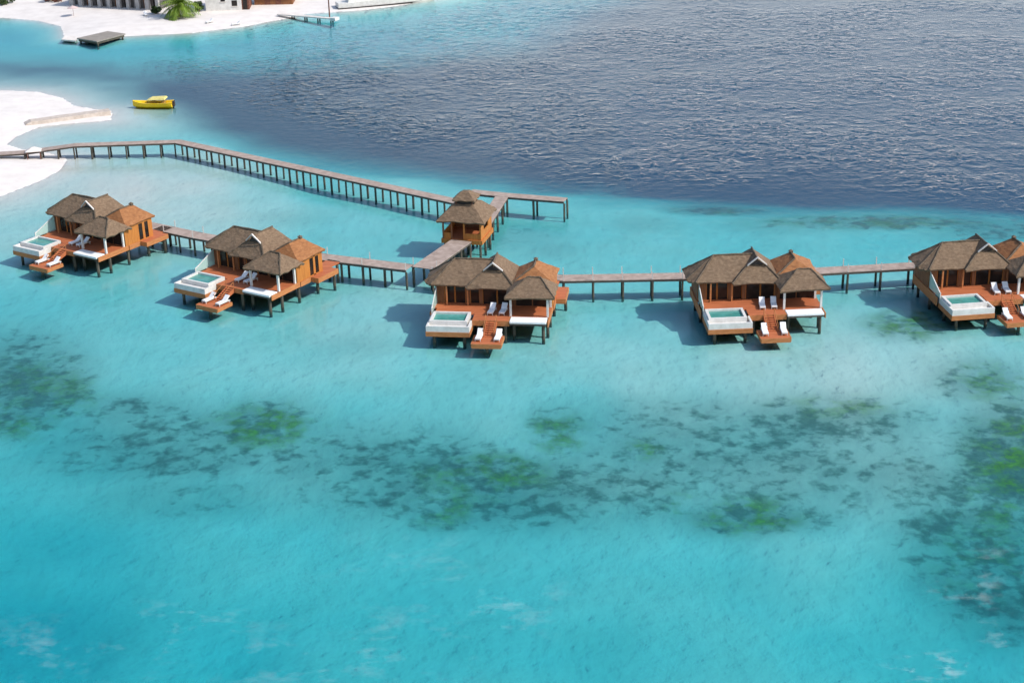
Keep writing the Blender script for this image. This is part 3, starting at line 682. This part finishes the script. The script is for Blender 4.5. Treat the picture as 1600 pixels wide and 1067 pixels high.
# ------------------------------------------------------------------ island: dock, jetty, buildings, palm, beach things
def quad_deck(name, label, cat, pix, z, mat, thick=.25, pile=True):
    ps = [G(*q, z) for q in pix]; c = sum(ps, Vector()) / len(ps)
    t = thing(name, label, cat, (c.x, c.y, 0))
    b = MB(); b.prism([(p.x - c.x, p.y - c.y) for p in ps], z - thick, z); b.build('deck', mat, t)
    if pile:
        for p in ps:
            q = (p - c) * .86; b = MB(); b.cyl(q.x, q.y, -1.6, z - thick - .003, .22); b.build('pile', M['pile'], t)
        b = MB(); b.prism([((p.x - c.x) * .94, (p.y - c.y) * .94) for p in ps], z - thick - .45, z - thick - .004); b.build('frame', M['pile'], t)
    return t
quad_deck('dock', 'low grey plank dock at the tip of the island beach', 'dock', [(120, 60), (151, 65), (196, 53), (168, 49)], 1.0, M['dock_wood'])
t = quad_deck('dock', 'small sloping concrete dock edge beside the plank dock', 'dock', [(96, 62), (118, 64), (122, 58), (102, 56)], .55, M['concrete'], .3, False)

a, b_ = G(452, 23, .8), G(524, 29, .8); d = b_ - a; L = d.length
t = thing('jetty', 'narrow pale jetty with white end block sticking out from the island', 'jetty', (a.x, a.y, 0), math.atan2(d.y, d.x))
b = MB(); b.box(-3, L, -.7, .7, .55, .8); b.build('deck', M['concrete'], t)
b = MB(); b.box(L - .9, L + .5, -.9, .9, .3, 1.0); b.build('end_block', M['white'], t, bevel=.06)
for i in range(4):
    x = 1 + (L - 2) * i / 3; b = MB(); b.cyl(x, -.4, -2, .55, .16); b.build('pile', M['pile'], t)
    b = MB(); b.cyl(x, .4, -2, .55, .16); b.build('pile', M['pile'], t)
p = G(515, 27, .8)
t = MB(); t.tube([(0, 0, 0), (0, 0, 7)], [.16, .11], 8); o = t.build('flag_pole', M['rust'], None); o.location = (p.x, p.y, .8); tag(o, 'tall brown pole standing at the end of the pale jetty', 'pole')

def grey_building():
    a, b_ = G(112, 10, .6), G(246, 18, .6); d = b_ - a; L = d.length
    t = thing('beach_building', 'long grey beach building with a row of columns', 'building', (a.x, a.y, 0), math.atan2(d.y, d.x))
    z0 = .3
    b = MB(); b.box(-.5, L + .5, -.6, 9, z0 - .8, z0 + .25); b.build('plinth', M['concrete'], t)
    b = MB(); b.box(0, L, 1.4, 8.6, z0 + .253, z0 + 4.4); b.build('wall', M['grey_wall'], t)
    n = 10
    for i in range(n):
        x = L * i / (n - 1); w = random.uniform(.35, .6); b = MB(); b.box(x - w, x + w, -.1 + random.uniform(-.1, .1), .6, z0 + .253, z0 + 4.4); b.build('column', M['grey_col'], t)
    for i in range(n - 1):
        x = L * (i + .5) / (n - 1); b = MB(); b.box(x - .5, x + .5, 1.3, 1.38, z0 + .3, z0 + 3.0); b.build('door', M['wall_brown'] if i % 3 == 1 else M['grey_col'] if i % 3 == 0 else M['dark_glass'], t)
    e = [(-1, -1.2, z0 + 4.4), (L + 1, -1.2, z0 + 4.4), (L + 1, 9.6, z0 + 4.4), (-1, 9.6, z0 + 4.4)]; r1, r2 = (4, 4.2, z0 + 7.2), (L - 4, 4.2, z0 + 7.2)
    roof_mesh([(e[0], e[1], r2, r1), (e[1], e[2], r2), (e[2], e[3], r1, r2), (e[3], e[0], r1)]).build('roof', M['thatch'], t)
grey_building()

def white_building():
    a, b_ = G(322, 19, .6), G(378, 17, .6); d = b_ - a; L = d.length
    t = thing('beach_house', 'white beach house with small dark windows and a brown door', 'building', (a.x, a.y, 0), math.atan2(d.y, d.x)); z0 = .7
    k = L / 56.0
    b = MB(); b.box(0, L, 0, 7, z0 - 1.6, z0 + 5); b.build('wall', M['white'], t)
    for x0, x1, h0, h1 in ((41, 49.5, 1.0, 2.3), (24, 31, 2.1, 3.3)):
        b = MB(); b.box(x0 * k, x1 * k, -.03, .06, z0 + h0, z0 + h1); w = b.build('window', M['dark_glass'], t)
        b = MB(); b.box(x0 * k - .1, x1 * k + .1, -.16, .0, z0 + h0 - .12, z0 + h0 - .004); b.build('sill', M['concrete'], w)
    b = MB(); b.box(L, L + 1.7, .5, 6.5, z0 - .8, z0 + 4); b.build('annex_wall', M['rust'], t)
    b = MB(); b.box(L + .3, L + 1.3, .42, .495, z0, z0 + 2.3); b.build('door', M['dark_glass'], t)
    b = MB(); b.box(-.5, L + 2.1, -.5, 7.5, z0 + 5, z0 + 5.3); b.build('roof', M['concrete'], t)
    for i in range(3):
        b = MB(); b.box(L * .15, L * .95, -1.2 - 1.1 * i, -.003 - 1.1 * i, z0 - 1.3, z0 - .05 - .17 * i); b.build('step', M['white'], t)
white_building()
t = thing('beach_house', 'low brown beach hut right of the white house', 'building', tuple(G(398, 10, .5).xy) + (.3,), 0)
b = MB(); b.box(0, 9, 0, 5, -.6, 3.2); b.build('wall', M['wall_brown'], t)
for x in (2.4, 5.0): b = MB(); b.box(x, x + 1.3, -.06, -.003, 0, 2.2); b.build('door', M['rust'], t)
e = [(-.8, -.8, 3.2), (9.8, -.8, 3.2), (9.8, 5.8, 3.2), (-.8, 5.8, 3.2)]
roof_mesh([(e[0], e[1], (6.5, 2.5, 5.4), (2.5, 2.5, 5.4)), (e[1], e[2], (6.5, 2.5, 5.4)), (e[2], e[3], (2.5, 2.5, 5.4), (6.5, 2.5, 5.4)), (e[3], e[0], (2.5, 2.5, 5.4))]).build('roof', M['thatch'], t)

def palm(pos, label, trunk_h, fr, nf, seed, lean=(.3, .2)):
    rn = random.Random(seed); z0 = ground_z(pos[0], pos[1])
    t = thing('palm_tree', label, 'palm tree', (pos[0], pos[1], z0 - .1), 0, 'palms on the island')
    pts = [(lean[0] * (i / 6) ** 2, lean[1] * (i / 6) ** 2, trunk_h * i / 6) for i in range(7)]
    b = MB(); b.tube(pts, [.32 - .02 * i for i in range(7)], 8); b.build('trunk', M['trunk'], t)
    top = Vector(pts[-1]); b = MB()
    for k in range(nf):
        az = 2 * math.pi * (k * .618 + rn.uniform(-.05, .05)); el = R(rn.uniform(-12, 78)); Lf = fr * rn.uniform(.8, 1.15)
        h = Vector((math.cos(az), math.sin(az), 0)); side = Vector((-h.y, h.x, 0)); p = top.copy(); dirv = h * math.cos(el) + Vector((0, 0, math.sin(el)))
        n = 11; prev = p
        for i in range(n):
            p = prev + dirv * (Lf / n); dirv = (dirv + Vector((0, 0, -.13))).normalized()
            for sg in (-1, 1):
                ll = fr * .24 * math.sin(math.pi * min(1, (i + 1.6) / (n + 1.2))) + .12
                tip = p + side * (sg * ll) + dirv * (ll * .45) + Vector((0, 0, -ll * rn.uniform(.25, .7)))
                w = dirv * (Lf / n * .36)
                b.poly([prev.lerp(p, .5) - w, prev.lerp(p, .5) + w, tip])
            sd = side * .035; b.poly([prev - sd, prev + sd, p + sd * .7, p - sd * .7]); prev = p
    b.build('crown', M['leaf'], t)
g0 = G(280, 29, .5)
palm((g0.x, g0.y), 'bushy green palm with low drooping fronds on the island beach', 2.7, 5.4, 64, 3)

def bush(pos, label, r, h, n, seed, mat, group):
    rn = random.Random(seed); z0 = ground_z(pos[0], pos[1])
    t = thing('shrub', label, 'shrub', (pos[0], pos[1], z0), 0, group)
    b = MB()
    for k in range(5):
        a = rn.uniform(0, 6.28); b.tube([(0, 0, -.1), (math.cos(a) * r * .3, math.sin(a) * r * .3, h * .4), (math.cos(a) * r * .6, math.sin(a) * r * .6, h * .75)], [.09, .06, .03], 5)
    b.build('stem', M['trunk'], t)
    b = MB(); cl = [(rn.uniform(-r, r) * .75, rn.uniform(-r, r) * .75, h * rn.uniform(.25, .85), rn.uniform(.3, .6) * r) for _ in range(9)]
    for i in range(n):
        cx, cy, cz, rr = rn.choice(cl); d = Vector((rn.gauss(0, 1), rn.gauss(0, 1), rn.gauss(0, .8))).normalized() * rr * rn.uniform(.5, 1)
        c = Vector((cx, cy, max(.1, cz + d.z))) + Vector((d.x, d.y, 0)); u = Vector((rn.gauss(0, 1), rn.gauss(0, 1), rn.gauss(0, .6))).normalized() * .28; w = u.cross(Vector((rn.gauss(0, 1), rn.gauss(0, 1), rn.gauss(0, 1)))).normalized() * .16
        b.poly([c - u, c + w, c + u, c - w])
    b.build('crown', mat, t)
for (qx, qy), lb, r_, h_, sd in (((8, 8), 'dark green shrub at the top left corner on the island sand', 2.2, 3.2, 1), ((312, 20), 'dark shrub between the palm and the white house', 1.0, 2.4, 4), ((83, 3), 'reddish low shrub behind the sand left of the grey building', 2.2, 1.4, 5), ((245, 23), 'dark shrub at the right corner of the grey building', 1.0, 2.0, 7)):
    g0 = G(qx, qy, .6); bush((g0.x, g0.y), lb, r_, h_, 900, sd, M['leaf_dark'] if 'reddish' not in lb else M['rust'], 'shrubs on the island')

g0 = G(115, 24, .7)
t = thing('beach_parasol', 'small pinkish parasol on the island sand before the grey building', 'parasol', (g0.x, g0.y, ground_z(g0.x, g0.y)))
b = MB(); b.cyl(0, 0, -.2, 2.2, .04, 6); b.build('pole', M['rust'], t)
b = MB(); n = 8; ring = [(1.35 * math.cos(2 * math.pi * k / n), 1.35 * math.sin(2 * math.pi * k / n), 1.85) for k in range(n)]
for k in range(n): b.poly([ring[k], ring[(k + 1) % n], (0, 0, 2.4)])
bmesh.ops.remove_doubles(b.bm, verts=b.bm.verts, dist=1e-4); bmesh.ops.solidify(b.bm, geom=b.bm.faces[:], thickness=.04); b.build('canopy', M['parasol'], t)

for qx, qy, an, lb in ((229, 28, 20, 'pale beach lounger on the island sand left of the palm'), (322, 37, -40, 'left one of two pale loungers on the sand before the white house'), (362, 38, -70, 'right one of two pale loungers on the sand before the white house')):
    g0 = G(qx, qy, .5); o = copy_tree(lp); o.location = (g0.x, g0.y, ground_z(g0.x, g0.y)); o.rotation_euler = (0, 0, R(an)); tag(o, lb, 'sun lounger', 'loungers on the island beach')

# groyne on the spit
pa, pb = G(38, 190, .7), G(171, 173, .7); d = pb - pa; L = d.length
t = MB(); n = 14; secs = []
for i in range(n + 1):
    u = L * i / n; h = (.62 + .12 * i / n + random.uniform(-.05, .05)) if i else .2; w = .95 + random.uniform(-.08, .08)
    secs.append([(u, -w - .35, -1.2), (u, -w, h), (u, w, h + .02), (u, w + .35, -1.2)])
t.loft(secs); o = t.build('groyne', M['groyne'], None); o.location = (pa.x, pa.y, .1); o.rotation_euler = (0, 0, math.atan2(d.y, d.x)); tag(o, 'pale concrete groyne along the sand spit left of the yellow boat', 'groyne')
g0 = G(60, 236, 1.2)
t = thing('beach_hut_frame', 'small pale shelter where the long jetty reaches the beach', 'shelter', (g0.x - .4, g0.y - 1.2, ground_z(g0.x, g0.y) - .1), R(10))
b = MB(); b.hull8([(-1.3, -.9, 1.5), (1.3, -.9, 1.5), (1.3, .9, 1.5), (-1.3, .9, 1.5)], [(-.2, -.1, 2.1), (.2, -.1, 2.1), (.2, .1, 2.1), (-.2, .1, 2.1)]); b.build('roof', M['concrete'], t)
for x in (-1, 1):
    for y in (-.7, .7): b = MB(); b.cyl(x, y, -.3, 1.5, .07, 6); b.build('post', M['rust'], t)

# ------------------------------------------------------------------ light
SUN_EL, SUN_AZ = R(43), R(-20)             # azimuth measured from +X, negative = towards the viewer
sv = Vector((math.cos(SUN_EL) * math.cos(SUN_AZ), math.cos(SUN_EL) * math.sin(SUN_AZ), math.sin(SUN_EL)))
sl = bpy.data.lights.new('sun', 'SUN'); sl.energy = 3.0; sl.angle = R(1.5); sl.color = (1, .96, .9)
so = bpy.data.objects.new('sun', sl); COL.objects.link(so); so.rotation_euler = (-sv).to_track_quat('-Z', 'Y').to_euler(); so.location = (100, 100, 150)
W = bpy.data.worlds.new('World'); S.world = W; W.use_nodes = True; nt = W.node_tree; nt.nodes.clear()
sky = nt.nodes.new('ShaderNodeTexSky'); sky.sky_type = 'NISHITA'; sky.sun_disc = False; sky.sun_elevation = SUN_EL; sky.sun_rotation = math.pi / 2 - SUN_AZ; sky.air_density = 1.0; sky.dust_density = 1.5; sky.ozone_density = 1.5
bg = nt.nodes.new('ShaderNodeBackground'); bg.inputs['Strength'].default_value = .15
ow = nt.nodes.new('ShaderNodeOutputWorld'); # added cloud band low over the sea: unseen, brightens and greys channel reflections
tc = nt.nodes.new('ShaderNodeTexCoord'); sx = nt.nodes.new('ShaderNodeSeparateXYZ'); nt.links.new(tc.outputs['Generated'], sx.inputs[0])
cn = nt.nodes.new('ShaderNodeTexNoise'); cn.inputs['Scale'].default_value = 5; cn.inputs['Detail'].default_value = 5; nt.links.new(tc.outputs['Generated'], cn.inputs['Vector'])
ad = nt.nodes.new('ShaderNodeMath'); ad.operation = 'MULTIPLY_ADD'; ad.inputs[1].default_value = .16; nt.links.new(cn.outputs['Fac'], ad.inputs[0]); nt.links.new(sx.outputs['Z'], ad.inputs[2])
mr = nt.nodes.new('ShaderNodeMapRange'); mr.interpolation_type = 'SMOOTHSTEP'; nt.links.new(ad.outputs[0], mr.inputs['Value'])
mr.inputs['From Min'].default_value = .315; mr.inputs['From Max'].default_value = .375; mr.inputs['To Min'].default_value = .92; mr.inputs['To Max'].default_value = 0
ma = nt.nodes.new('ShaderNodeMapRange'); ma.interpolation_type = 'SMOOTHSTEP'; nt.links.new(sx.outputs['X'], ma.inputs['Value'])
ma.inputs['From Min'].default_value = -.26; ma.inputs['From Max'].default_value = .02; ma.inputs['To Min'].default_value = .0; ma.inputs['To Max'].default_value = 1
mm = nt.nodes.new('ShaderNodeMath'); mm.operation = 'MULTIPLY'; nt.links.new(mr.outputs['Result'], mm.inputs[0]); nt.links.new(ma.outputs['Result'], mm.inputs[1])
mxw = nt.nodes.new('ShaderNodeMixRGB'); nt.links.new(mm.outputs[0], mxw.inputs['Fac']); nt.links.new(sky.outputs[0], mxw.inputs['Color1']); mxw.inputs['Color2'].default_value = (7.5, 7.8, 7.9, 1)
nt.links.new(mxw.outputs[0], bg.inputs['Color']); nt.links.new(bg.outputs[0], ow.inputs['Surface'])

S.view_settings.view_transform = 'Standard'; S.view_settings.look = 'None'; S.view_settings.exposure = .40; S.view_settings.gamma = 1
S.render.engine = 'CYCLES'
cy = S.cycles; cy.use_denoising = True; cy.max_bounces = 6; cy.diffuse_bounces = 3; cy.glossy_bounces = 3; cy.transparent_max_bounces = 16; cy.transmission_bounces = 4; cy.volume_bounces = 1
cy.caustics_reflective = False; cy.caustics_refractive = False; cy.sample_clamp_indirect = 4
